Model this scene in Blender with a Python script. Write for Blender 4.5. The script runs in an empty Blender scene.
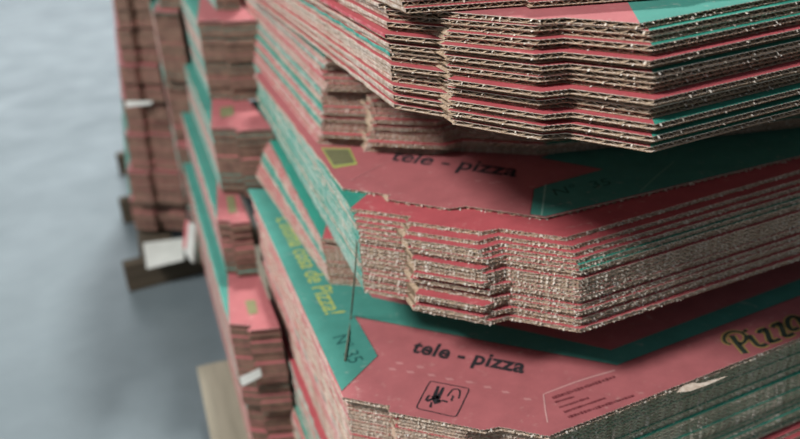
import bpy, math, random
from mathutils import Vector, Matrix
random.seed(7)
sc = bpy.context.scene

# ---------------------------------------------------------------- camera
FPX, CX, CY = 900.0, 400.0, 219.5
CAMZ = 0.70                                  # camera height above the floor
def _ray(x, y): return Vector(((x-CX)/FPX, (y-CY)/FPX, 1.0))
_up = _ray(98, -136).cross(_ray(1098, -226)).normalized()
if _up.y > 0: _up = -_up
_fw = Vector((0, 0, 1)); _fh = (_fw - _up*_fw.dot(_up)).normalized()
_rt = _fh.cross(_up)
if _rt.x < 0: _rt = -_rt
MW = Matrix((_rt, _fh, _up))                 # camera axes -> world axes
cd = bpy.data.cameras.new('camera'); cam = bpy.data.objects.new('camera', cd)
sc.collection.objects.link(cam); sc.camera = cam
cd.sensor_width = 36.0; cd.lens = FPX/800*36; cd.clip_start = 0.01
cx_, cy_, cz_ = MW @ Vector((1, 0, 0)), -(MW @ Vector((0, 1, 0))), -(MW @ Vector((0, 0, 1)))
cam.matrix_world = Matrix(((cx_.x, cy_.x, cz_.x, 0), (cx_.y, cy_.y, cz_.y, 0), (cx_.z, cy_.z, cz_.z, CAMZ), (0, 0, 0, 1)))
cd.dof.use_dof = True; cd.dof.focus_distance = 0.49; cd.dof.aperture_fstop = 7.0

def P(x, y, z):
    """point of the horizontal plane z (relative to the camera height) seen at a photo position"""
    r = MW @ _ray(x, y); r = r*(z/r.z)
    return Vector((r.x, r.y))
def PX(x, Y, z):
    """ground position at depth Y on plane z with photo column x"""
    a, b = -5.0, 5.0
    def col(X):
        c = MW.transposed() @ Vector((X, Y, z)); return CX + FPX*c.x/c.z
    for _ in range(50):
        m = (a+b)/2
        if col(m) < x: a = m
        else: b = m
    return Vector((a, Y))

# ---------------------------------------------------------------- light
w = bpy.data.worlds.new('warehouse_ambient'); sc.world = w; w.use_nodes = True
w.node_tree.nodes['Background'].inputs[0].default_value = (0.80, 0.90, 1.0, 1)
w.node_tree.nodes['Background'].inputs[1].default_value = 0.23
def area(name, loc, target, size, power, col=(1, 1, 1), sy=None):
    l = bpy.data.lights.new(name, 'AREA'); l.energy = power; l.size = size; l.color = col
    if sy: l.shape = 'RECTANGLE'; l.size_y = sy
    o = bpy.data.objects.new(name, l); sc.collection.objects.link(o); o.location = loc
    o.rotation_euler = (Vector(target)-Vector(loc)).to_track_quat('-Z', 'Y').to_euler()
    return o
area('ceiling_lamp', (-0.05, 3.9, 6.0), (-0.3, 1.2, 0), 0.45, 360, (1, 1, 0.97))
area('ceiling_lamp', (-1.7, -0.5, 2.7), (0.05, 0.7, 0.4), 0.7, 98, (1, 0.99, 0.96))
area('rear_floor_fill_light', (-2.6, 7.6, 1.7), (-1.4, 3.0, 0.2), 5.0, 85, (0.86, 0.95, 1.0), 2.8)  # unseen light added at the rear to brighten the far floor
vs = sc.view_settings
vs.view_transform = 'Standard'; vs.look = 'None'; vs.gamma = 1; vs.use_curve_mapping = False
vs.exposure = 0.0

# ---------------------------------------------------------------- helpers
C = sc.collection
def link(o, parent=None):
    C.objects.link(o)
    if parent: o.parent = parent
    return o
def mesh(name, verts, faces, mats, mi=None, smooth=False):
    me = bpy.data.meshes.new(name); me.from_pydata(verts, [], faces)
    for m in mats: me.materials.append(m)
    if mi: me.polygons.foreach_set('material_index', mi)
    if smooth: me.polygons.foreach_set('use_smooth', [True]*len(faces))
    me.update(); return me
def tag(o, label=None, cat=None, group=None, kind=None):
    if label: o['label'] = label
    if cat: o['category'] = cat
    if group: o['group'] = group
    if kind: o['kind'] = kind
    return o
def empty(name, loc=(0, 0, 0)):
    o = bpy.data.objects.new(name, None); o.location = loc; o.empty_display_size = 0.05
    return link(o)
def lin(r, g, b):
    f = lambda c: (c/255/12.92) if c/255 <= 0.04045 else ((c/255+0.055)/1.055)**2.4
    return (f(r), f(g), f(b), 1)

def node_mat(name, rough=0.75):
    m = bpy.data.materials.new(name); m.use_nodes = True
    nt = m.node_tree; b = nt.nodes['Principled BSDF']; b.inputs['Roughness'].default_value = rough
    b.inputs['Specular IOR Level'].default_value = 0.25
    return m, nt, b
def noise(nt, vec, scale, detail=3, rough=0.6):
    n = nt.nodes.new('ShaderNodeTexNoise'); n.inputs['Scale'].default_value = scale
    n.inputs['Detail'].default_value = detail; n.inputs['Roughness'].default_value = rough
    nt.links.new(vec, n.inputs['Vector']); return n.outputs['Fac']
def ramp(nt, fac, a, b, ca=(0, 0, 0, 1), cb=(1, 1, 1, 1)):
    r = nt.nodes.new('ShaderNodeValToRGB'); e = r.color_ramp.elements
    e[0].position = a; e[0].color = ca; e[1].position = b; e[1].color = cb
    nt.links.new(fac, r.inputs[0]); return r.outputs[0]
def mix(nt, fac, a, b):
    n = nt.nodes.new('ShaderNodeMix'); n.data_type = 'RGBA'
    if isinstance(fac, float): n.inputs[0].default_value = fac
    else: nt.links.new(fac, n.inputs[0])
    for i, v in ((6, a), (7, b)):
        if isinstance(v, tuple): n.inputs[i].default_value = v
        else: nt.links.new(v, n.inputs[i])
    return n.outputs[2]
def objco(nt):
    return nt.nodes.new('ShaderNodeTexCoord').outputs['Object']

RED, GREEN = lin(178, 104, 107), lin(72, 142, 130)
PALE = lin(222, 200, 190)
FRESH = {RED: lin(188, 90, 96), GREEN: lin(54, 148, 130)}   # ink that no light has faded, inside the bundles
def finish_paper(nt, b, vec, col, scuff=0.55, bump=0.15):
    s1 = ramp(nt, noise(nt, vec, 160, 4), 0.60, 0.72)
    s2 = ramp(nt, noise(nt, vec, 14, 3), 0.42, 0.62)
    mm = nt.nodes.new('ShaderNodeMath'); mm.operation = 'MULTIPLY'
    nt.links.new(s1, mm.inputs[0]); nt.links.new(s2, mm.inputs[1])
    m2 = nt.nodes.new('ShaderNodeMath'); m2.operation = 'MULTIPLY'; m2.inputs[1].default_value = scuff
    nt.links.new(mm.outputs[0], m2.inputs[0])
    tone = ramp(nt, noise(nt, vec, 45, 5, 0.7), 0.3, 0.75, (0.86, 0.86, 0.86, 1), (1.1, 1.1, 1.1, 1))
    mu = nt.nodes.new('ShaderNodeMix'); mu.data_type = 'RGBA'; mu.blend_type = 'MULTIPLY'; mu.inputs[0].default_value = 1
    if isinstance(col, tuple): mu.inputs[6].default_value = col
    else: nt.links.new(col, mu.inputs[6])
    nt.links.new(tone, mu.inputs[7])
    nt.links.new(mix(nt, m2.outputs[0], mu.outputs[2], PALE), b.inputs['Base Color'])
    bp = nt.nodes.new('ShaderNodeBump'); bp.inputs['Strength'].default_value = bump; bp.inputs['Distance'].default_value = 0.001
    nt.links.new(noise(nt, vec, 900, 3), bp.inputs['Height']); nt.links.new(bp.outputs[0], b.inputs['Normal'])

_cache = {}
def paper(name, col, scuff=0.5, rough=0.7):
    k = ('paper', name)
    if k not in _cache:
        m, nt, b = node_mat(name, rough); finish_paper(nt, b, objco(nt), col, scuff); _cache[k] = m
    return _cache[k]
def print_mat(L, R, dl, dr, cl, cf, cr):
    """printed liner: colour fields left of a line through L, between, and right of a line through R"""
    k = ('print', tuple(L), tuple(R), cl, cf, cr)
    if k in _cache: return _cache[k]
    m, nt, b = node_mat('printed_liner', 0.6); vec = objco(nt)
    def side(p, d):
        n = Vector((d.y, -d.x, 0)); n.normalize()
        v = nt.nodes.new('ShaderNodeVectorMath'); v.operation = 'DOT_PRODUCT'; v.inputs[1].default_value = n
        nt.links.new(vec, v.inputs[0])
        g = nt.nodes.new('ShaderNodeMath'); g.operation = 'GREATER_THAN'; g.inputs[1].default_value = n.x*p[0]+n.y*p[1]
        nt.links.new(v.outputs['Value'], g.inputs[0]); return g.outputs[0]
    c = mix(nt, side(R, dr), cf, cr)          # right of the line that leaves R
    c = mix(nt, side(L, dl), cl, c)           # left of the line that leaves L
    finish_paper(nt, b, vec, c, 0.35); _cache[k] = m; return m

def edge_mat(name, c1, c2, scale=260):
    k = ('edge', name)
    if k in _cache: return _cache[k]
    m, nt, b = node_mat(name, 0.85); vec = objco(nt)
    c = mix(nt, ramp(nt, noise(nt, vec, scale, 4), 0.38, 0.64), c1, c2)
    nt.links.new(c, b.inputs['Base Color']); _cache[k] = m; return m
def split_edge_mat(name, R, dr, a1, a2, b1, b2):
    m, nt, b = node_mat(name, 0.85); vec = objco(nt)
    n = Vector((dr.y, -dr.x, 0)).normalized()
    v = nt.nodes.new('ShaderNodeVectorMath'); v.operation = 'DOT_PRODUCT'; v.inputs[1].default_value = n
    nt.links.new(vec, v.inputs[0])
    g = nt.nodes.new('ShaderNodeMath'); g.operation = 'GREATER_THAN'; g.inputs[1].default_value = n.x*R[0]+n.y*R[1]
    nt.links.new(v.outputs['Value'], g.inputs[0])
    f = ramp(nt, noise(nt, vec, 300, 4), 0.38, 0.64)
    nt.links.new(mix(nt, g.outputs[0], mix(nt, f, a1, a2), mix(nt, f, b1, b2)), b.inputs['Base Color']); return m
KRAFT = edge_mat('kraft_liner', lin(196, 176, 158), lin(230, 216, 202), 300)
FLUTE = edge_mat('kraft_fluting', lin(158, 134, 112), lin(204, 182, 158), 400)
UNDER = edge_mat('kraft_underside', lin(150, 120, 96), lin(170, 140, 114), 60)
FIBRE = edge_mat('paper_fibre', lin(214, 200, 184), lin(240, 232, 222), 100)
EDGE = {'k': edge_mat('scuffed_kraft_edge', lin(186, 160, 142), lin(226, 212, 200), 240),
        'm': edge_mat('scuffed_green_edge', lin(112, 172, 158), lin(206, 216, 206), 150),
        'g': edge_mat('green_edge', lin(62, 156, 140), lin(130, 190, 176), 120),
        'p': edge_mat('scuffed_red_edge', lin(206, 146, 144), lin(224, 204, 196), 150),
        'r': edge_mat('red_edge', lin(200, 88, 100), lin(212, 140, 142), 120)}
SHEET_T, LINER = 0.0029, 0.00036
YD = Vector((-0.2653, 0.9642)); XD = Vector((0.9158, 0.4016))
FLUTE_L = 0.0058

def blank_outline(L, R, yd=YD, xd=XD, ly=0.42, lx=0.42, s1=0.29, s2=0.64, out=0.008):
    """die-cut box blank: segments (p, q, tag); the corner towards the viewer is cut off, its middle tab stands proud"""
    u = (R-L); n = Vector((u.y, -u.x)).normalized()
    if n.y > 0: n = -n
    a = L+u*s1; b = a+n*out+u*0.008; c = L+u*s2+n*out; d = L+u*(s2+0.06)
    pts = [L, a, b, c, d, R, R+xd*lx, R+xd*lx+yd*ly*0.8, L+yd*ly+xd*lx*0.75, L+yd*ly]
    tags = 'fffffrbbbl'
    return [(pts[i], pts[(i+1) % 10], tags[i]) for i in range(10)]

def resample(segs, rnd, amp, fine=0.0012, fine_len=0.34):
    out = []
    for p, q, t in segs:
        ln = (q-p).length; d = (q-p)/ln; n = Vector((d.y, -d.x))
        if t in 'fr':
            s = 0.0; k = 0
            while s < ln-0.0004:
                j = 0 if k == 0 else (amp*(1 if k % 2 else -0.4)*rnd.uniform(0.2, 1.3))
                out.append((p+d*s+n*j, t)); k += 1
                s += fine*rnd.uniform(0.8, 1.2) if s < fine_len else 0.02
        elif t == 'l':
            m = max(2, int(ln/0.012))
            for i in range(m): out.append((p+d*(ln*i/m)+n*(rnd.uniform(-1, 1)*0.0006 if i else 0), t))
        else: out.append((p, t))
    return out

def liner_mesh(name, segs, rnd, amp, top, o, skirt):
    pts = resample(segs, rnd, amp); N = len(pts)
    z0, z1 = (SHEET_T-LINER, SHEET_T) if top else (0, LINER)
    v = [(p.x-o.x, p.y-o.y, z1) for p, t in pts]+[(p.x-o.x, p.y-o.y, z0) for p, t in pts]
    f = [tuple(range(N)), tuple(range(2*N-1, N-1, -1))]; mi = [0, 1]
    for i in range(N):
        j = (i+1) % N; f.append((i+N, j+N, j, i)); mi.append(2 if (pts[i][1] == 'l' and skirt) else 1)
    if top and skirt:                         # the crushed long edge: printed paper rolled down over the cut
        idx = [i for i in range(N) if pts[i][1] == 'l']
        idx2 = idx+[0]
        base = len(v)
        for i in idx2:
            p = pts[i][0]; nx, ny = YD.y, -YD.x
            v.append((p.x-o.x-nx*0.0004, p.y-o.y-ny*0.0004, z0)); v.append((p.x-o.x-nx*0.0002, p.y-o.y-ny*0.0002, 0.0006))
        for k in range(len(idx2)-1):
            a = base+2*k; f.append((a+1, a+3, a+2, a)); mi.append(2)
            f.append((a, a+2, idx2[k+1]+N, idx2[k]+N)); mi.append(2)
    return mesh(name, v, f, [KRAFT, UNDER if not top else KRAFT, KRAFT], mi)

def flute_mesh(segs, rnd, o, yd=YD, crush=0.0):
    v, f = [], []; px = Vector((yd.y, -yd.x)); H = (SHEET_T-2*LINER)/2-0.0001; zc = SHEET_T/2; th = 0.00014+0.00035*crush; H *= 1-.35*crush
    ph = rnd.uniform(0, 6.28)
    for p, q, t in segs:
        if t not in 'fr': continue
        ln = (q-p).length; d = (q-p)/ln; n = Vector((d.y, -d.x))
        per = FLUTE_L/max(0.25, abs(d.dot(px))); s = 0.0; first = True
        while s <= min(ln, 0.34):
            c = p+d*s-n*(0.0003*(1-crush)+rnd.uniform(0, 0.0004)); u = c.dot(px)
            z = zc+H*math.sin(6.2832*u/FLUTE_L+ph)*rnd.uniform(0.9, 1.0)
            bk = c+yd*0.02 if True else c
            b = len(v)
            v += [(c.x-o.x, c.y-o.y, z+th), (c.x-o.x, c.y-o.y, z-th), (bk.x-o.x, bk.y-o.y, z+th), (bk.x-o.x, bk.y-o.y, z-th)]
            if not first:
                a = b-4; f += [(a+1, b+1, b, a), (a, b, b+2, a+2), (b+1, a+1, a+3, b+3)]
            first = False; s += per/8
    return mesh('fluting', v, f, [FLUTE], smooth=False)

def fibre_mesh(segs, rnd, o, n_per_m):
    v, f = [], []
    for p, q, t in segs:
        if t not in 'fr': continue
        ln = min((q-p).length, 0.3); d = (q-p).normalized(); n = Vector((d.y, -d.x))
        for _ in range(max(1, int(ln*n_per_m))):
            c = p+d*rnd.uniform(0, ln)+n*0.0002; z = rnd.choice((SHEET_T-0.0004, 0.0003, SHEET_T/2))+rnd.uniform(-.0003, .0002)
            wd = rnd.uniform(0.0003, 0.0007); le = rnd.uniform(0.0006, 0.0016); dr = rnd.uniform(-0.0014, 0.0004)
            b = len(v); tip = c+n*le; z = max(z, .0006); dr = max(dr, .0001-z)
            v += [(c.x-d.x*wd-o.x, c.y-d.y*wd-o.y, z), (c.x+d.x*wd-o.x, c.y+d.y*wd-o.y, z), (c.x-o.x, c.y-o.y, z-0.0005),
                  (tip.x+d.x*wd*.6-o.x, tip.y+d.y*wd*.6-o.y, z+dr), (tip.x-d.x*wd*.6-o.x, tip.y-d.y*wd*.6-o.y, z+dr)]
            f += [(b, b+1, b+3, b+4), (b+1, b+2, b+3), (b+2, b, b+4), (b+2, b+4, b+3)]
    return mesh('frayed_fibres', v, f, [FIBRE])

def make_blank_meshes(segs, seed, amp, fib, o, crush=0.0):
    r = random.Random(seed)
    return (liner_mesh('printed_liner', segs, r, amp, True, o, True), flute_mesh(segs, r, o, crush=crush),
            liner_mesh('bottom_liner', segs, r, amp, False, o, False), fibre_mesh(segs, r, o, fib))

NAMES = ('printed_liner', 'fluting', 'bottom_liner', 'frayed_fibres')
ORD = ['lowest']+'second third fourth fifth sixth seventh eighth ninth tenth eleventh twelfth thirteenth fourteenth fifteenth sixteenth seventeenth eighteenth nineteenth twentieth'.split()
ORD += ['twenty-'+x for x in 'first second third fourth fifth sixth seventh eighth ninth'.split()]+['thirtieth']
def place_sheet(meshes, o, z, rz, pm, em, label, group, name='flattened_pizza_box', kraft=None):
    t = empty(name, (o.x, o.y, z+CAMZ)); t.rotation_euler.z = rz
    tag(t, label, 'cardboard sheet', group)
    parts = []
    for nm, me in zip(NAMES, meshes):
        if me is None or len(me.polygons) == 0: continue
        p = link(bpy.data.objects.new(nm, me), t); parts.append(p)
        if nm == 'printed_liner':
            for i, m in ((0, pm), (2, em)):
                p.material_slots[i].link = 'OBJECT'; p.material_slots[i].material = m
        if kraft and nm != 'frayed_fibres':
            i = 0 if nm == 'fluting' else 1
            p.material_slots[i].link = 'OBJECT'; p.material_slots[i].material = kraft
        if nm in ('frayed_fibres', 'fluting'): p['kind'] = 'stuff'
    return t, parts

def bundle(L, R, zb, n, pitch, amp, fib, seed, cols, edges, label, group, jit=0.0018, yd=YD, xd=XD, ly=0.42, lx=0.42,
           s1=0.29, s2=0.64, bl=None, br=None, nvar=4, lean=(0, 0), skip_top=False, twist=0.0, shf=1.0, crush=0.0, ov=.0015, kraft=None, shifts=None, outp=0.008):
    r = random.Random(seed); o = (L+R)/2
    vars_ = []
    for k in range(nvar):
        segs = blank_outline(L, R, yd, xd, ly, lx, s1+r.uniform(-.02, .02), s2+r.uniform(-.02, .02), outp+r.uniform(-ov, ov))
        vars_.append(make_blank_meshes(segs, seed*10+k, amp, fib, o, crush))
    dl = bl or (yd+xd*0.35); dr = br or (yd*1.0-xd*0.15)
    res = []
    for i in range(n):
        cl, cf, cr = (FRESH[c] for c in cols(i, r))
        pm = print_mat(L-o, R-o, dl, dr, cl, cf, cr)
        n_ = Vector(((R-L).y, -(R-L).x)).normalized()
        jx = yd*r.gauss(0, jit*1.3)+xd*r.gauss(0, min(jit, .002)*.18)
        if shifts and i in shifts: jx = Vector(shifts[i])*shf
        lo = Vector(lean)*(i/max(1, n-1))
        res.append(place_sheet(vars_[r.randrange(nvar)], o+jx+lo, zb+i*pitch, r.gauss(0, 0.0025)+twist*i/max(1, n-1), pm, EDGE[edges(i, r)], ORD[i]+' sheet from the bottom of the '+label, group, kraft=kraft)[0])
    return res

def flat(name, pts, z, mat, parent, zl=0.00012, label=None):
    """a flat printed field lying on a sheet; pts in world xy, parent without rotation"""
    v = [(p.x-parent.location.x, p.y-parent.location.y, z+CAMZ-parent.location.z+zl) for p in pts]
    o = link(bpy.data.objects.new(name, mesh(name, v, [tuple(range(len(v)))], [mat])), parent)
    if label: o['label'] = label
    return o
def orient(pts):
    a = sum(pts[i].x*pts[(i+1) % len(pts)].y-pts[(i+1) % len(pts)].x*pts[i].y for i in range(len(pts)))
    return pts if a > 0 else pts[::-1]
def smooth_line(pts, n=6):
    out = []
    for i in range(len(pts)-1):
        p0 = pts[max(0, i-1)]; p1 = pts[i]; p2 = pts[i+1]; p3 = pts[min(len(pts)-1, i+2)]
        for k in range(n):
            t = k/n
            out.append(0.5*((2*p1)+(p2-p0)*t+(2*p0-5*p1+4*p2-p3)*t*t+(3*p1-p0-3*p2+p3)*t**3))
    out.append(pts[-1]); return out
def ribbons(name, strokes, z, mat, parent, zl, label=None):
    """flat print of several strokes [(points xy, width)] as one lettering part"""
    v, f = [], []
    for pts, wd in strokes:
        base = len(v); ws = wd if isinstance(wd, (list, tuple)) else None
        for i, p in enumerate(pts):
            d = (pts[min(i+1, len(pts)-1)]-pts[max(i-1, 0)]).normalized(); n = Vector((-d.y, d.x))
            wv = (ws[0]+(ws[1]-ws[0])*i/max(1, len(pts)-1)) if ws else wd
            for s in (1, -1):
                q = p+n*(wv/2*s); v.append((q.x-parent.location.x, q.y-parent.location.y, z+CAMZ-parent.location.z+zl))
            if i: a = base+2*(i-1); f.append((a, a+1, a+3, a+2))
    o = link(bpy.data.objects.new(name, mesh(name, v, f, [mat])), parent)
    if label: o['label'] = label
    return o
def lettering(name, body, O, E, height, z, mat, parent, shear=0.0, bold=0.0, zl=0.0002, label=None, up=None, sp=1.0):
    cu = bpy.data.curves.new('t', 'FONT'); cu.body = body; cu.size = 1; cu.shear = shear; cu.offset = bold; cu.space_character = sp
    cu.resolution_u = 4
    to = bpy.data.objects.new('t', cu); C.objects.link(to)
    dg = bpy.context.evaluated_depsgraph_get(); dg.update()
    me = bpy.data.meshes.new_from_object(to.evaluated_get(dg)); bpy.data.objects.remove(to)
    xs = [v.co.x for v in me.vertices]; x0, x1 = min(xs), max(xs)
    d = (E-O); u = up if up is not None else Vector((-d.y, d.x)).normalized()*height
    for v in me.vertices:
        q = O+d*((v.co.x-x0)/(x1-x0))+u*(v.co.y/0.72)
        v.co = (q.x-parent.location.x, q.y-parent.location.y, z+CAMZ-parent.location.z+zl)
    me.materials.clear(); me.materials.append(mat)
    o = link(bpy.data.objects.new(name, me), parent)
    if label: o['label'] = label
    return o

# ---------------------------------------------------------------- setting: floor
def floor_mat():
    m, nt, b = node_mat('sealed_concrete', 0.5); vec = objco(nt)
    a = ramp(nt, noise(nt, vec, 1.7, 5), 0.35, 0.7, lin(104, 115, 120), lin(122, 133, 138))
    s = ramp(nt, noise(nt, vec, 22, 5, 0.7), 0.3, 0.75, (0.92, 0.92, 0.92, 1), (1.04, 1.04, 1.04, 1))
    mu = nt.nodes.new('ShaderNodeMix'); mu.data_type = 'RGBA'; mu.blend_type = 'MULTIPLY'; mu.inputs[0].default_value = 1
    nt.links.new(a, mu.inputs[6]); nt.links.new(s, mu.inputs[7]); nt.links.new(mu.outputs[2], b.inputs['Base Color'])
    nt.links.new(ramp(nt, noise(nt, vec, 6, 4), 0.3, 0.7, (0.34, 0.34, 0.34, 1), (0.5, 0.5, 0.5, 1)), b.inputs['Roughness'])
    b.inputs['Specular IOR Level'].default_value = 0.5
    return m
fl = link(bpy.data.objects.new('floor', mesh('floor', [(-8, -3, 0), (8, -3, 0), (8, 16, 0), (-8, 16, 0), (-8, -3, -.1), (8, -3, -.1), (8, 16, -.1), (-8, 16, -.1)],
          [(0, 1, 2, 3), (7, 6, 5, 4), (0, 4, 5, 1), (1, 5, 6, 2), (2, 6, 7, 3), (3, 7, 4, 0)], [floor_mat()])))
fl['kind'] = 'structure'

# ---------------------------------------------------------------- pallets
def wood(name, c1, c2):
    m, nt, b = node_mat(name, 0.8); vec = objco(nt)
    mp = nt.nodes.new('ShaderNodeMapping'); mp.inputs['Scale'].default_value = (60, 4, 60); nt.links.new(vec, mp.inputs[0])
    nt.links.new(mix(nt, ramp(nt, noise(nt, mp.outputs[0], 1, 5), 0.3, 0.7), c1, c2), b.inputs['Base Color']); return m
WOOD = wood('pale_pallet_wood', lin(126, 120, 106), lin(158, 150, 134)); WOODD = wood('dark_pallet_wood', lin(70, 62, 52), lin(98, 86, 72))
WOODO = wood('fresh_cut_wood', lin(190, 158, 118), lin(210, 182, 142))
def board(name, o, a, b, wd, z0, z1, mat, parent):
    """a plank from a to b (world xy) of width wd"""
    d = (b-a).normalized(); n = Vector((-d.y, d.x))*wd/2; c = (a+b)/2
    ln = (b-a).length/2; be = 0.002
    bm_v = []; 
    for z, s in ((z0, be), (z0+be, 0), (z1-be, 0), (z1, be)):
        for sx, sy in ((-1, -1), (1, -1), (1, 1), (-1, 1)):
            bm_v.append((sy*(wd/2-s), sx*(ln-s), z))
    f = [(0, 1, 2, 3), (15, 14, 13, 12)]
    for k in range(3):
        for i in range(4):
            j = (i+1) % 4; f.append((k*4+j, k*4+i, k*4+4+i, k*4+4+j))
    ob = link(bpy.data.objects.new(name, mesh(name, bm_v, f, [mat])), parent)
    ob.location = (c.x-o.x, c.y-o.y, 0); ob.rotation_euler.z = math.atan2(d.y, d.x)-math.pi/2
    return ob
def pallet(corner, yd, xd, ly, lx, h, nb, label, deck, side):
    """corner: the left front corner on the floor"""
    t = empty('wooden_pallet', (corner.x, corner.y, 0)); tag(t, label, 'pallet')
    for i in range(nb):                      # deck boards run along yd
        c = corner+xd*(0.04+(lx-0.08)*i/(nb-1))
        board('deck_board', corner, c, c+yd*ly, 0.078, h-0.016, h, deck, t)
    for k in (0.03, ly/2, ly-0.03):
        c = corner+yd*k
        board('stringer', corner, c, c+xd*lx, 0.05, 0.0, h-0.0165, side, t)
    return t

PALTOP = -0.63
far = P(195, 368, PALTOP)
PY = 0.95
c1 = far-YD*PY
p1 = empty('wooden_pallet', (c1.x, c1.y, 0)); tag(p1, 'pale wooden pallet under the nearest piles, board ends at the bottom left', 'pallet')
for i in range(7):
    c = c1+XD*(0.03+0.115*i)
    board('deck_board', c1, c, c+YD*(PY if i == 0 else PY+0.34), 0.055 if i == 0 else 0.09, 0.054, 0.07, WOOD, p1)
for k in (0.03, 0.45, 0.84, 1.24):
    c = c1+YD*k+XD*(0.01 if k < 1 else 0.1)
    board('stringer', c1, c, c+XD*0.8, 0.055, 0.0, 0.0535, WOODO, p1)
c2 = P(129, 293, -0.70)
p2 = empty('wooden_pallet', (c2.x, c2.y, 0)); tag(p2, 'dark wooden pallet on the floor under the farthest narrow pile', 'pallet')
for i in range(5):
    c = c2+XD*(0.062+0.13*i)+YD*0.002
    board('deck_board', c2, c, c+YD*0.7, 0.06 if i == 0 else 0.1, 0.054, 0.07, WOODD, p2)
for k in (0.0, 0.34, 0.67):
    c = c2+YD*(k+0.012)
    board('stringer', c2, c, c+XD*0.6, 0.024, 0.0, 0.0535, WOODD, p2)

# ---------------------------------------------------------------- the nearest pile, sheet by sheet
G, Rr = GREEN, RED
def near(cf, cr_w, cl_w):
    def f(i, r): return ((G if r.random() < cl_w else Rr), cf, (G if r.random() < cr_w else Rr))
    return f
# lower bundles, bottom to top
Z4 = -.345
L4, R4 = P(343, 397, Z4), P(548, 436, Z4)
zb = -.63
names = ['bundle resting on the pale pallet', 'second bundle above the pale pallet', 'third bundle above the pale pallet', 'fourth bundle above the pale pallet']
for k, n in enumerate((17, 17, 17, 17)):
    rr = random.Random(90+k)
    off = Vector((rr.uniform(-.006, .006), rr.uniform(-.004, .008)))-YD*(0.0)
    bundle(L4+off, R4+off, zb, n, 0.00302, 0.0005, 60, 40+k, near(Rr, .5, .4),
           lambda i, r: r.choice('kkkkkkppm'), names[k], 'sheets in the '+names[k], nvar=2, jit=0.0014)
    zb += n*0.00302
B4B = zb
N4 = 25
GK = split_edge_mat('kraft_with_green_bounce_tint', R4-(L4+R4)/2, YD, lin(180, 152, 132), lin(216, 192, 174), lin(160, 168, 140), lin(204, 202, 176))  # green bounce light tinted into the kraft right of the front corner
p4 = (Z4-SHEET_T-B4B-0.0004)/N4
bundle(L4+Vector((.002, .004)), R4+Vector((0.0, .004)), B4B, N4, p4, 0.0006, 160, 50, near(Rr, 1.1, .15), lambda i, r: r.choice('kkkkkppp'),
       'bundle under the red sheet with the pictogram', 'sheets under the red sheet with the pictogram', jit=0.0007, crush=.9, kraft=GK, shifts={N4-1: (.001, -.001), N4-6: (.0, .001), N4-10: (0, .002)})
def top_sheet(L, R, z, seed, label, cl, cf, cr, edge, amp=0.0007, s1=.25, s2=.72, segs=None, yd=YD, xd=XD, bl=None, br=None, fib=200, out=0.008):
    o = (L+R)/2
    segs = segs or blank_outline(L, R, yd, xd, s1=s1, s2=s2, out=out)
    ms = make_blank_meshes(segs, seed, amp, fib, o)
    pm = print_mat(L-o, R-o, bl or (yd+xd*.35), br or (yd-xd*.15), cl, cf, cr)
    return place_sheet(ms, o, z-SHEET_T, 0, pm, EDGE[edge], label, None)[0]
INK = paper('black_ink', lin(48, 46, 50), 0.2); INK2 = paper('dark_red_ink', lin(112, 52, 58), 0.2); YEL = paper('yellow_ink', lin(172, 182, 100), 0.4)
OLV = paper('olive_ink', lin(128, 128, 92), 0.3); OUTL = paper('yellow_outline_ink', lin(178, 150, 92), 0.3); DOLV = paper('dark_olive_ink', lin(52, 62, 54), 0.25)
GRN = paper('green_ink', GREEN, 0.35); CREASE = paper('white_crease', lin(206, 156, 154), 0.6); SCUFF = paper('scuff_mark', lin(196, 136, 136), 0.5)
CREASEG = paper('pale_green_crease', lin(140, 186, 172), 0.6); REDP = paper('red_ink', RED, 0.35)

S4 = top_sheet(L4, R4, Z4, 51, 'red top sheet with black lettering, a pictogram and a green side panel', Rr, Rr, Rr, 'p', out=0.006)
def px4(l): return [P(x, y, Z4) for x, y in l]
flat('green_print', orient(px4([(247.5, 189), (341.5, 391), (378, 356), (355, 317), (480, 340.5), (617, 365.5), (800, 296), (880, 265.6), (880, 249), (800, 279), (611, 350), (480, 321), (372, 297), (330, 245), (306, 189)])),
     Z4, GRN, S4, label='green printed band and side panel')
ribbons('print_outline', [(px4([(341.5, 391.5), (378, 356), (355, 317), (617, 365.5), (800, 296), (880, 265.6)]), 0.0006)], Z4, INK2, S4, 0.0002)
lettering('lettering', 'tele - pizza', P(411.5, 352, Z4), P(524, 373.5, Z4), 0.0, Z4, INK, S4, 0.18, 0.031, up=P(415.5, 339.5, Z4)-P(411, 352, Z4), label='bold black lettering', sp=1.05)
lettering('lettering', 'N° 35', P(332.5, 338, Z4), P(350, 364, Z4), 0.0115, Z4, INK2 if False else paper('faded_ink', lin(30, 84, 80), 0.2), S4, 0, 0.0, label='dark lettering on green')
lettering('lettering', "L'ultima cosa de Pizza!", P(276, 219, Z4), P(326.5, 316.5, Z4), 0.0165, Z4, YEL, S4, 0.18, 0.012, label='yellow slogan lettering on green')
def zz(x0, y0, s, pts): return [P(x0+x/s, y0+y/s, Z4) for x, y in pts]
Z3_ = lambda pts: smooth_line(zz(710, 300, 7.31, pts), 5)
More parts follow.
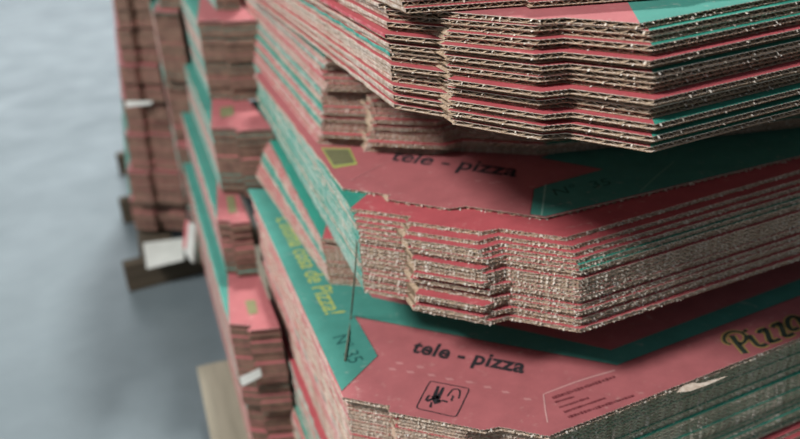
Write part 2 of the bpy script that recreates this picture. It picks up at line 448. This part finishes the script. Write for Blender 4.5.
piz = [Z3_([(152, 326), (115, 312), (102, 285), (118, 252), (162, 233), (215, 237), (255, 256), (262, 285), (245, 312), (212, 324)]),
       Z3_([(158, 262), (185, 302), (225, 350), (262, 392)]),
       Z3_([(285, 258), (318, 300), (350, 332), (385, 336), (414, 322)]), Z3_([(245, 222), (268, 230)]),
       Z3_([(358, 245), (368, 224), (412, 208)]), Z3_([(405, 212), (425, 258), (440, 308)]), Z3_([(432, 310), (475, 302), (512, 285)]),
       Z3_([(458, 205), (470, 182), (518, 166)]), Z3_([(508, 170), (530, 220), (546, 268)]), Z3_([(538, 270), (575, 265), (612, 245)]),
       Z3_([(650, 135), (605, 122), (568, 146), (572, 190), (602, 222), (650, 205)]), Z3_([(640, 125), (668, 170), (700, 215), (730, 208)])]
pw = [.0022, .0038, .0034, .0036, .003, .0034, .0028, .003, .0034, .0028, .0032, .0034]
ribbons('lettering_outline', [(s, wd+.0026) for s, wd in zip(piz, pw)], Z4, OUTL, S4, 0.0002)
ribbons('lettering', list(zip(piz, pw)), Z4, DOLV, S4, 0.0003, 'dark olive script lettering with a yellow outline')
I4 = lambda pts: zz(405, 370, 7.98, pts)
rr_ = smooth_line(I4([(215, 92), (350, 118), (490, 145), (508, 160), (500, 185), (420, 350), (400, 370), (370, 370), (240, 340), (110, 310), (98, 295), (105, 270), (190, 110), (215, 92)]), 5)
ribbons('recycling_icon', [(rr_, .0009), (I4([(268, 130), (250, 172), (235, 215)]), [.002, .003]), (I4([(308, 140), (282, 190), (258, 232)]), [.002, .0032]),
        (smooth_line(I4([(240, 205), (245, 235), (262, 268)])), .0048), (smooth_line(I4([(255, 250), (300, 246), (340, 258)])), .0018),
        (I4([(165, 245), (185, 212), (200, 205)]), .0018), (I4([(172, 250), (240, 225)]), .0022), (I4([(195, 290), (215, 290)]), .003), (I4([(205, 285), (212, 255)]), .0012),
        (smooth_line(I4([(338, 212), (365, 175), (388, 155), (432, 160), (438, 190), (428, 230)])), .0012), (I4([(378, 205), (385, 220), (372, 232), (372, 250)]), .0014)],
        Z4, INK, S4, 0.0002, 'black pictogram in a rounded square')
T4_ = lambda pts: zz(540, 365, 7.27, pts)
rnd = random.Random(3); fine_print = []
for (x0, y0), (x1, y1), wd in [((90, 242), (545, 86), .0022), ((110, 272), (250, 232), .0016), ((140, 310), (355, 240), .0016), ((175, 345), (478, 240), .0016), ((205, 382), (685, 222), .0018)]:
    t = 0
    while t < 1:
        u_ = min(1, t+rnd.uniform(.018, .05)); fine_print.append((T4_([(x0+(x1-x0)*t, y0+(y1-y0)*t), (x0+(x1-x0)*u_, y0+(y1-y0)*u_)]), wd*rnd.uniform(.9, 1.5))); t = u_+rnd.uniform(.004, .016)
ribbons('fine_print', fine_print, Z4, INK2, S4, 0.0002, 'worn illegible lines of small print')
ribbons('crease', [(smooth_line(T4_([(25, 215), (100, 185), (300, 112), (545, 40)])), [.0010, .0016]), (T4_([(25, 215), (38, 330), (55, 420)]), .0010)], Z4, CREASE, S4, 0.00025, 'pale crease in the red print')
for x, y in [(392, 369), (410, 372), (431, 375), (449, 379), (469, 382), (487, 387), (505, 392), (527, 399), (399, 363), (420, 367)]:
    flat('perforation_mark', orient(px4([(x-4, y-1), (x+3, y-0.6), (x+5, y+1.6), (x-2, y+1.4)])), Z4, SCUFF, S4, 0.00022)
flat('torn_edge', orient(px4([(676, 393), (683, 386), (692, 383), (700, 383.5), (712, 380.5), (724, 377), (728, 376.5), (706, 386), (690, 391.5)])), Z4, KRAFT, S4, 0.00025, 'torn patch of bare brown board')

# the bundle between, set back so that the middle bundle juts out over it
LN = P(331, 285, Z4); RN = LN+Vector((.155, -.055))
YN = (P(262, 185, Z4)-LN).normalized()
Y3 = (P(262, 115, -.30)-P(364, 292, -.30)).normalized()
TW = math.atan2(Y3.y, Y3.x)-math.atan2(YN.y, YN.x)
eN = 'kkpkpkmgmkpkpgmk'
bundle(LN, RN, Z4+.0003, 14, .00305, .0006, 120, 61, lambda i, r: (G if eN[i] in 'gm' else Rr, Rr, Rr), lambda i, r: eN[i],
       'thin set back bundle under the jutting middle bundle', 'sheets of the thin set back bundle', yd=YN, jit=.0013, ly=.48, lean=(-.006, .0), twist=TW, crush=.7)
# middle bundle
L3, R3 = P(364, 292, -.30), P(579, 332, -.30)
Y3 = (P(262, 115, -.30)-L3).normalized(); X3 = (P(800, 258, -.30)-R3).normalized()
sh3 = {18: (-.005, .017), 17: (-.003, .010), 16: (-.002, .006), 15: (-.001, .003), 14: (0, .001)}
bundle(L3, R3, -.30+.0003, 19, .00303, .0009, 420, 62, lambda i, r: (G, Rr, G if i in (13, 14) else Rr), lambda i, r: 'mmmmmgkmm'[i % 9],
       'jutting middle bundle with fuzzy cut edges', 'sheets of the middle bundle', yd=Y3, xd=X3, lean=(.001, .004), jit=.0008, ov=.004, nvar=7, bl=Y3*.5+X3*.5, br=Y3, shifts=sh3, outp=.011, crush=1.0, ly=.52)
L3t, R3t = P(343, 188, -.24), P(545, 217.5, -.24)
Y3t = (P(268, 92, -.24)-L3t).normalized(); X3t = (P(800, 156, -.24)-R3t).normalized()
S3 = top_sheet(L3t, R3t, -.24, 63, 'red top sheet of the middle bundle with a numbered green panel at its corner', Rr, Rr, Rr, 'k', yd=Y3t, xd=X3t, s1=.26, s2=.58, amp=.0007)
for ch in list(S3.children): pass
Z3 = -.24
def px3(l): return [P(x, y, Z3) for x, y in l]
flat('green_print', orient(px3([(530, 214.3), (545, 216.5), (800, 155.8), (900, 132), (900, 100), (700, 130), (560, 150), (540, 158), (603, 169.5), (547.5, 184.5), (534, 189)])), Z3, GRN, S3, label='green printed panel')
ribbons('print_outline', [(px3([(530, 214.3), (534, 189), (547.5, 184.5), (603, 169.5), (540, 158)]), .0006)], Z3, INK2, S3, .0002)
lettering('lettering', 'N°  35', P(556, 196, Z3), P(612, 184.5, Z3), .013, Z3, paper('faded_ink', lin(30, 84, 80), .2), S3, label='dark lettering on green', up=P(552.5, 192, Z3)-P(557, 199, Z3))
lettering('lettering', 'tele - pizza', P(390, 160, Z3), P(516, 177, Z3), 0, Z3, INK, S3, .12, .018, up=P(397, 150, Z3)-P(390, 160, Z3), label='black lettering in shadow under the bundle above')
ribbons('crease', [(px3([(545.5, 185), (544, 197), (541.5, 216)]), .0012)], Z3, CREASEG, S3, .0003)
ribbons('crease', [(px3([(350, 181), (372, 170), (390, 161)]), .0006)], Z3, SCUFF, S3, .0003)
ribbons('scratch', [(smooth_line(px3([(674, 162), (655, 178), (640, 192)])), .0006)], Z3, CREASEG, S3, .0003)
for x, y in [(478, 181), (492, 183), (498, 182), (506, 176), (532, 187)]:
    flat('scuff', orient(px3([(x-3, y-.6), (x+3, y-.2), (x+3, y+.8), (x-3, y+.6)])), Z3, SCUFF, S3, .00022)
yl = flat('yellow_panel', orient(px3([(321, 148), (350, 148.5), (357.5, 164.5), (333.5, 168.5)])), Z3, YEL, S3, .0002, 'olive panel with a yellow border')
flat('olive_panel', orient(px3([(323, 149), (348.5, 149.5), (354.5, 163), (334, 166)])), Z3, OLV, S3, .0003)
ribbons('fine_print', [(px3([(326+i*2.6, 152.5+i*3.2), (350+i*1.6, 152.3+i*3)]), .0014) for i in range(4)], Z3, DOLV, S3, .0004)

# second bundle, set back
L2, R2 = P(320, 145, -.24), P(540, 157, -.24)
Y2 = (P(238, 40, -.24)-L2).normalized(); X2 = (P(700, 140, -.24)-R2).normalized()
e2 = 'pkppkgmkpmgkkmmpkkrpkmpkgrkkpk'
bundle(L2, R2, -.24+.0003, 29, .00303, .0007, 260, 64, lambda i, r: (Rr if e2[i] in 'pkr' else G, Rr, G if r.random() < .6 else Rr), lambda i, r: e2[i],
       'shaded bundle set back under the overhanging upper bundle', 'sheets of the set back bundle', yd=Y2, xd=X2, ly=.56, crush=.2, jit=.0045, ov=.003, s1=.25, s2=.58, lean=(.016, .004), outp=.013)

# upper bundle, overhanging
L1, R1 = P(395, 108, -.15), P(650, 152, -.15)
Y1 = (P(300, 34, -.15)-L1).normalized(); X1 = (P(800, 113, -.15)-R1).normalized()
B1D = (P(644, 7, -.09)-P(655, 24, -.09)).normalized()
e1 = 'kkkkkkkkkkgkkkrkkkkk'
sh = {0: (0, -.001), 1: (0, .003), 2: (0, -.004), 3: (0, .002), 4: (.0005, -.005), 5: (0, .003), 6: (0, .001), 8: (0, -.006), 9: (.001, .003), 10: (0, 0.0), 12: (0, -.004), 13: (-.001, .002), 14: (-.002, -.006), 15: (0, .003), 16: (0, -.002), 17: (.001, .003), 18: (0, 0.002)}
r1 = {8, 14}
bundle(L1, R1, -.15, 19, .00305, .0004, 75, 66, lambda i, r: (Rr, Rr, Rr if i in r1 else G), lambda i, r: e1[i],
       'overhanging upper bundle', 'sheets of the overhanging upper bundle', yd=Y1, xd=X1, ly=.60, jit=.0028, s1=.30, s2=.66, lean=(0, .004), br=B1D, nvar=6, shifts=sh, shf=.95, outp=.010)
L1t, R1t = L1+Vector((-.004, .012)), R1+Vector((-.004, .008))
S1 = top_sheet(L1t, R1t, -.15+19*.00305+SHEET_T+.0003, 67, 'top sheet of the overhanging upper bundle, red meeting green at its corner', Rr, Rr, G, 'k', yd=Y1, xd=X1, s1=.3, s2=.7, amp=.0004, br=B1D)
# the bundle at the top edge of the picture
z0 = -.15+20*.00305+.0012
L0 = P(404, 13, z0); R0 = L0+Vector((.20, -.02))
bundle(L0, R0, z0, 12, .00303, .0004, 60, 68, lambda i, r: (Rr, Rr, G), lambda i, r: r.choice('kkkp'), 'bundle at the very top edge of the picture', 'sheets of the topmost bundle',
       yd=Y1, xd=XD, jit=.0015, nvar=3, s1=.3, s2=.7)

# ---------------------------------------------------------------- farther piles, bundle by bundle
def far_bundle(L, R, zb, zt, seed, label, group, top_cols, edges, yd=YD, xd=XD, ly=.42, lx=.42, s1=.35, s2=.6, name='flattened_box_bundle', narrow=None, strap=False, out=.01):
    """a bundle too far away to tell its sheets apart: the sheets are real slabs joined into one part, its top sheet is another"""
    r = random.Random(seed); o = (L+R)/2
    t = empty(name, (o.x, o.y, zb+CAMZ)); tag(t, label, 'cardboard bundle', group)
    n = max(3, int((zt-zb)/.00305)); pitch = (zt-zb)/n
    v, f, mi = [], [], []
    mats = [KRAFTF, EDGE['k'], EDGE['m'], EDGE['p'], EDGE['g'], EDGE['r'], REDF, GRNF]
    run = 0; ecol = 1; tcol = 6
    for i in range(n-1):
        if run <= 0: run = r.randint(2, 7); ecol = {'k': 1, 'm': 2, 'p': 3, 'g': 4, 'r': 5}[r.choice(edges)]; blk = YD*r.gauss(0, .003)
        run -= 1
        if narrow: segs = narrow(L, R)
        else: segs = blank_outline(L, R, yd, xd, ly, lx, s1, s2, out)
        j = blk+YD*r.gauss(0, .001)+XD*r.gauss(0, .0003); b = len(v); N = len(segs)
        for z in (i*pitch, i*pitch+pitch*.9):
            v += [(p.x-o.x+j.x, p.y-o.y+j.y, z) for p, q, tg in segs]
        f += [tuple(b+k for k in range(N, 2*N)), tuple(b+k for k in range(N-1, -1, -1))]; mi += [6 if ecol in (1, 3, 5) else 7, 0]
        for k in range(N):
            q = (k+1) % N; f.append((b+k, b+q, b+N+q, b+N+k)); mi.append(ecol if segs[k][2] == 'l' else 0)
    st = link(bpy.data.objects.new('sheet_stack', mesh('sheet_stack', v, f, mats, mi)), t); st['kind'] = 'stuff'
    segs = narrow(L, R) if narrow else blank_outline(L, R, yd, xd, ly, lx, s1, s2, out)
    ms = liner_mesh('top_sheet', segs, r, .0004, True, o, True)
    ts = link(bpy.data.objects.new('top_sheet', ms), t); ts.location.z = (n-1)*pitch
    pm = print_mat(L-o, R-o, yd+xd*.12, yd-xd*.15, *top_cols)
    for i, m in ((0, pm), (2, EDGE[edges[0]])): ts.material_slots[i].link = 'OBJECT'; ts.material_slots[i].material = m
    return t
KRAFTF = edge_mat('kraft_board_edges', lin(116, 92, 80), lin(142, 114, 98), 80)
REDF = paper('red_field', RED); GRNF = paper('green_field', GREEN)

# second pile
Y_ = 0.0; tops = [(-.53, 246, .80), (-.435, 229, .80), (-.37, 217, .92), (-.288, 211, 1.0), (-.188, 197, 1.13), (-.08, 203, 1.2), (.05, 194, 1.2), (.15, 190, 1.2)]
zb = -.63
ordn = ['lowest', 'second lowest', 'third lowest', 'fourth lowest', 'fifth lowest', 'sixth lowest', 'seventh lowest', 'topmost']
lines = [(L4, YD), (L4, YD), (L4, YD), (LN, YN), (L2, Y2), (L1, Y1), (L1, Y1), (L1, Y1)]
def narrow2(pl, pd, ly, mg):
    def f(L, R):
        u = (R-L).normalized(); n = Vector((u.y, -u.x))
        t = 0.0
        while t < .2:
            q = L+u*t; xl = pl.x+pd.x*(q.y-pl.y)/pd.y
            if q.x > xl+mg: break
            t += .001
        t = max(t, .02)
        a = L+u*t*.45; b = a+n*.01*min(1, t/.05); q = L+u*t
        pts = [L, a, b, q, q+pd*ly, L+YD*ly]
        return [(pts[i], pts[(i+1) % 6], 'fffbbl'[i]) for i in range(6)]
    return f
for k, (zt, x, dy) in enumerate(tops):
    L = PX(x, Y_+dy, zt); R = L+Vector((.15, -.05))
    bt = far_bundle(L, R, zb, zt-.0005, 200+k, ordn[k]+' bundle in the second pile, behind the nearest pile', 'bundles of the second pile', (G, Rr, Rr),
               ['mkkm', 'mkkk', 'kpkm', 'kmkp', 'mkmk', 'mkpm', 'mk', 'k'][k], narrow=narrow2(lines[k][0], lines[k][1], (.55, .55, .55, .6, .7, .7, .7, .7)[k], (-.006, -.006, -.006, .026, .010, .008, .008, .008)[k]))
    pan = {1: [(245, 301), (255, 300), (258, 313), (249, 315)], 2: [(226, 196), (234, 196), (237, 212), (229, 214)], 3: [(220, 108), (233, 106), (234, 115), (221, 118)]}.get(k)
    if pan: flat('yellow_panel', orient([P(x_, y_, zt-.0005) for x_, y_ in pan]), zt-.0005, OLV, bt, .0003)
    zb = zt
# third pile
def narrow3(L, R):
    u = R-L; n = Vector((u.y, -u.x)).normalized()
    a = L+u*.42; b = a+n*.008+u*.03
    pts = [L, a, b, R+n*.008, R+YD*.38, L+YD*.38]
    return [(pts[i], pts[(i+1) % 6], 'fffbbl'[i]) for i in range(6)]
Y_ = 1.38; tops = [(-.525, 189, 0), (-.42, 176, .0), (-.315, 164, 0.02), (-.21, 153, .0), (-.105, 147, .03), (0.0, 140, .0), (.1, 136, 0)]
zb = -.63
for k, (zt, x, dy) in enumerate(tops):
    L = PX(x, Y_+dy, zt); R = L+Vector((.030, -.010))*(1.0 if k < 2 else 1.5)
    far_bundle(L, R, zb, zt-.0005, 220+k, ordn[k]+' bundle in the third pile, left of the second pile', 'bundles of the third pile', (G, Rr, G if k % 2 else Rr),
               ['mk', 'mkk', 'km', 'kmk', 'mgk', 'mkk', 'mk'][k], narrow=narrow3)
    zb = zt
# farthest pile
def narrow4(L, R):
    u = R-L; n = Vector((u.y, -u.x)).normalized()
    if n.y > 0: n = -n
    a = L+u*.42; b = a-n*.012+u*.03
    pts = [L, a, b, R-n*.012, R+Vector((-.10, .38)), L+Vector((-.105, .38))]
    return [(pts[i], pts[(i+1) % 6], 'fffbbl'[i]) for i in range(6)]
FO = ['lowest']+[x+' lowest' for x in 'second third fourth fifth sixth seventh eighth ninth tenth eleventh twelfth thirteenth fourteenth'.split()]+['topmost']
xs = [136, 134, 132, 129, 126, 123, 119, 115, 110, 105, 99, 93, 87, 81, 75]
zb = PALTOP+.012
for k, x in enumerate(xs):
    zt = zb+.061; L = PX(x, 1.50+(.02, 0, .015, .03, .01, .03, .02, .0, .03, .01, .02, .01, .02, .01, .02)[k], zb); R = PX([186, 181, 175, 167, 160, 155, 150, 145, 141, 136, 130, 124, 118, 112, 106][k], L.y-.045, zb)
    far_bundle(L, R, zb, zt-.0005, 240+k, FO[k]+' bundle in the farthest narrow pile by the open floor',
               'bundles of the farthest pile', (Rr if k > 2 else G, Rr, Rr), 'k', narrow=narrow4)
    zb = zt

# ---------------------------------------------------------------- small loose things
def tube(name, pts, rad, mat, label, cat, sides=6):
    pts = [Vector(p) for p in pts]; o = pts[-1].copy(); v, f = [], []
    sm = smooth_line(pts, 6)
    for i, p in enumerate(sm):
        d = (sm[min(i+1, len(sm)-1)]-sm[max(i-1, 0)]).normalized()
        a = d.cross(Vector((0.3, 1, 0.1))).normalized(); b = d.cross(a)
        for k in range(sides):
            t = 6.2832*k/sides; q = p+(a*math.cos(t)+b*math.sin(t))*rad-o; v.append(q)
        if i:
            for k in range(sides):
                q = (k+1) % sides; A = (i-1)*sides; f.append((A+k, A+q, A+sides+q, A+sides+k))
    f.append(tuple(range(sides))); f.append(tuple(range(len(v)-1, len(v)-sides-1, -1)))
    ob = link(bpy.data.objects.new(name, mesh(name, v, f, [mat], smooth=True))); ob.location = o
    return tag(ob, label, cat)
CORD = edge_mat('grey_green_cord', lin(92, 96, 84), lin(132, 134, 116), 500)
def W3(x, y, z, lift=0.0, fwd=0.0):
    p = P(x, y, z); q = p*(1-fwd); return Vector((q.x, q.y, CAMZ+z*(1-fwd)+lift))
tube('cord', [W3(357.5, 222, -.252, 0, .0), W3(356.5, 245, -.267), W3(355, 272, -.288), W3(352.5, 300, -.32), W3(351, 318, Z4, .0012), W3(348.5, 338, Z4, .0012), W3(345, 362, Z4, .0012)],
     .0007, CORD, 'thin grey green cord hanging over the corner of the middle bundle', 'cord')
WHITE = edge_mat('white_paper', lin(206, 206, 200), lin(226, 226, 220), 20)
def slab(name, quad, z0, z1, mat, label, cat, bend=None):
    o = quad[0]; n = len(quad); v = [(p.x-o.x, p.y-o.y, 0) for p in quad]+[(p.x-o.x, p.y-o.y, z1-z0) for p in quad]
    f = [tuple(range(n-1, -1, -1)), tuple(range(n, 2*n))]+[(i, (i+1) % n, n+(i+1) % n, n+i) for i in range(n)]
    ob = link(bpy.data.objects.new(name, mesh(name, v, f, [mat]))); ob.location = (o.x, o.y, z0+CAMZ)
    return tag(ob, label, cat)

def WY(x, y, Y):
    r = MW @ _ray(x, y); return Vector((r.x*Y/r.y, Y, CAMZ+r.z*Y/r.y))
def sheet_of(name, corners, thick, mat, label, cat, nseg=6, sag=0.0):
    """a thin bent strip or flap: corners a, b (one end) c, d (other end), given thickness"""
    a, b, c, d = corners; o = (a+b+c+d)/4; v, f = [], []
    n = (b-a).cross(d-a).normalized()*thick/2
    for i in range(nseg+1):
        t = i/nseg; bow = n/thick*2*sag*4*t*(1-t)
        for e0, e1 in ((a, d), (b, c)):
            p = e0.lerp(e1, t)+bow-o; v += [p+n, p-n]
    for i in range(nseg):
        A, B = 4*i, 4*i+4
        f += [(A, A+2, B+2, B), (A+3, A+1, B+1, B+3), (A+1, A, B, B+1), (A+2, A+3, B+3, B+2)]
    f += [(0, 1, 3, 2), (4*nseg+2, 4*nseg+3, 4*nseg+1, 4*nseg)]
    ob = link(bpy.data.objects.new(name, mesh(name, v, f, [mat]))); ob.location = o
    return tag(ob, label, cat)
yf = 1.425
sheet_of('paper_apron', [WY(143, 243, yf+.02), WY(147, 269, yf), WY(184, 260, yf+.01), WY(184, 238, yf+.03)], .002, WHITE, 'white paper hanging over the front of the dark pallet', 'paper')
PINK = paper('pale_pink_paper', lin(212, 120, 124), .5)
sheet_of('bent_flap', [WY(188, 222, 1.345), WY(185, 248, 1.345), WY(194, 263, 1.33), WY(196, 224, 1.33)], .003, WHITE, 'white bent cardboard flap at the foot of the third pile', 'cardboard flap', sag=.003)
sheet_of('bent_flap', [WY(186, 220, 1.342), WY(183.5, 247, 1.342), WY(186, 249, 1.338), WY(190, 221, 1.338)], .003, PINK, 'pink bent cardboard flap at the foot of the third pile', 'cardboard flap')
sheet_of('plastic_strap', [WY(240, 377, .775), WY(242, 386, .775), WY(262, 376, .765), WY(260, 368, .765)], .001, WHITE, 'short white plastic strap low on the second pile', 'strap', sag=.001)
sheet_of('plastic_strap', [WY(126, 101, 1.47), WY(126, 107, 1.47), WY(152, 104, 1.44), WY(152, 101, 1.44)], .001, WHITE, 'white plastic strap around the farthest pile', 'strap', sag=.002)
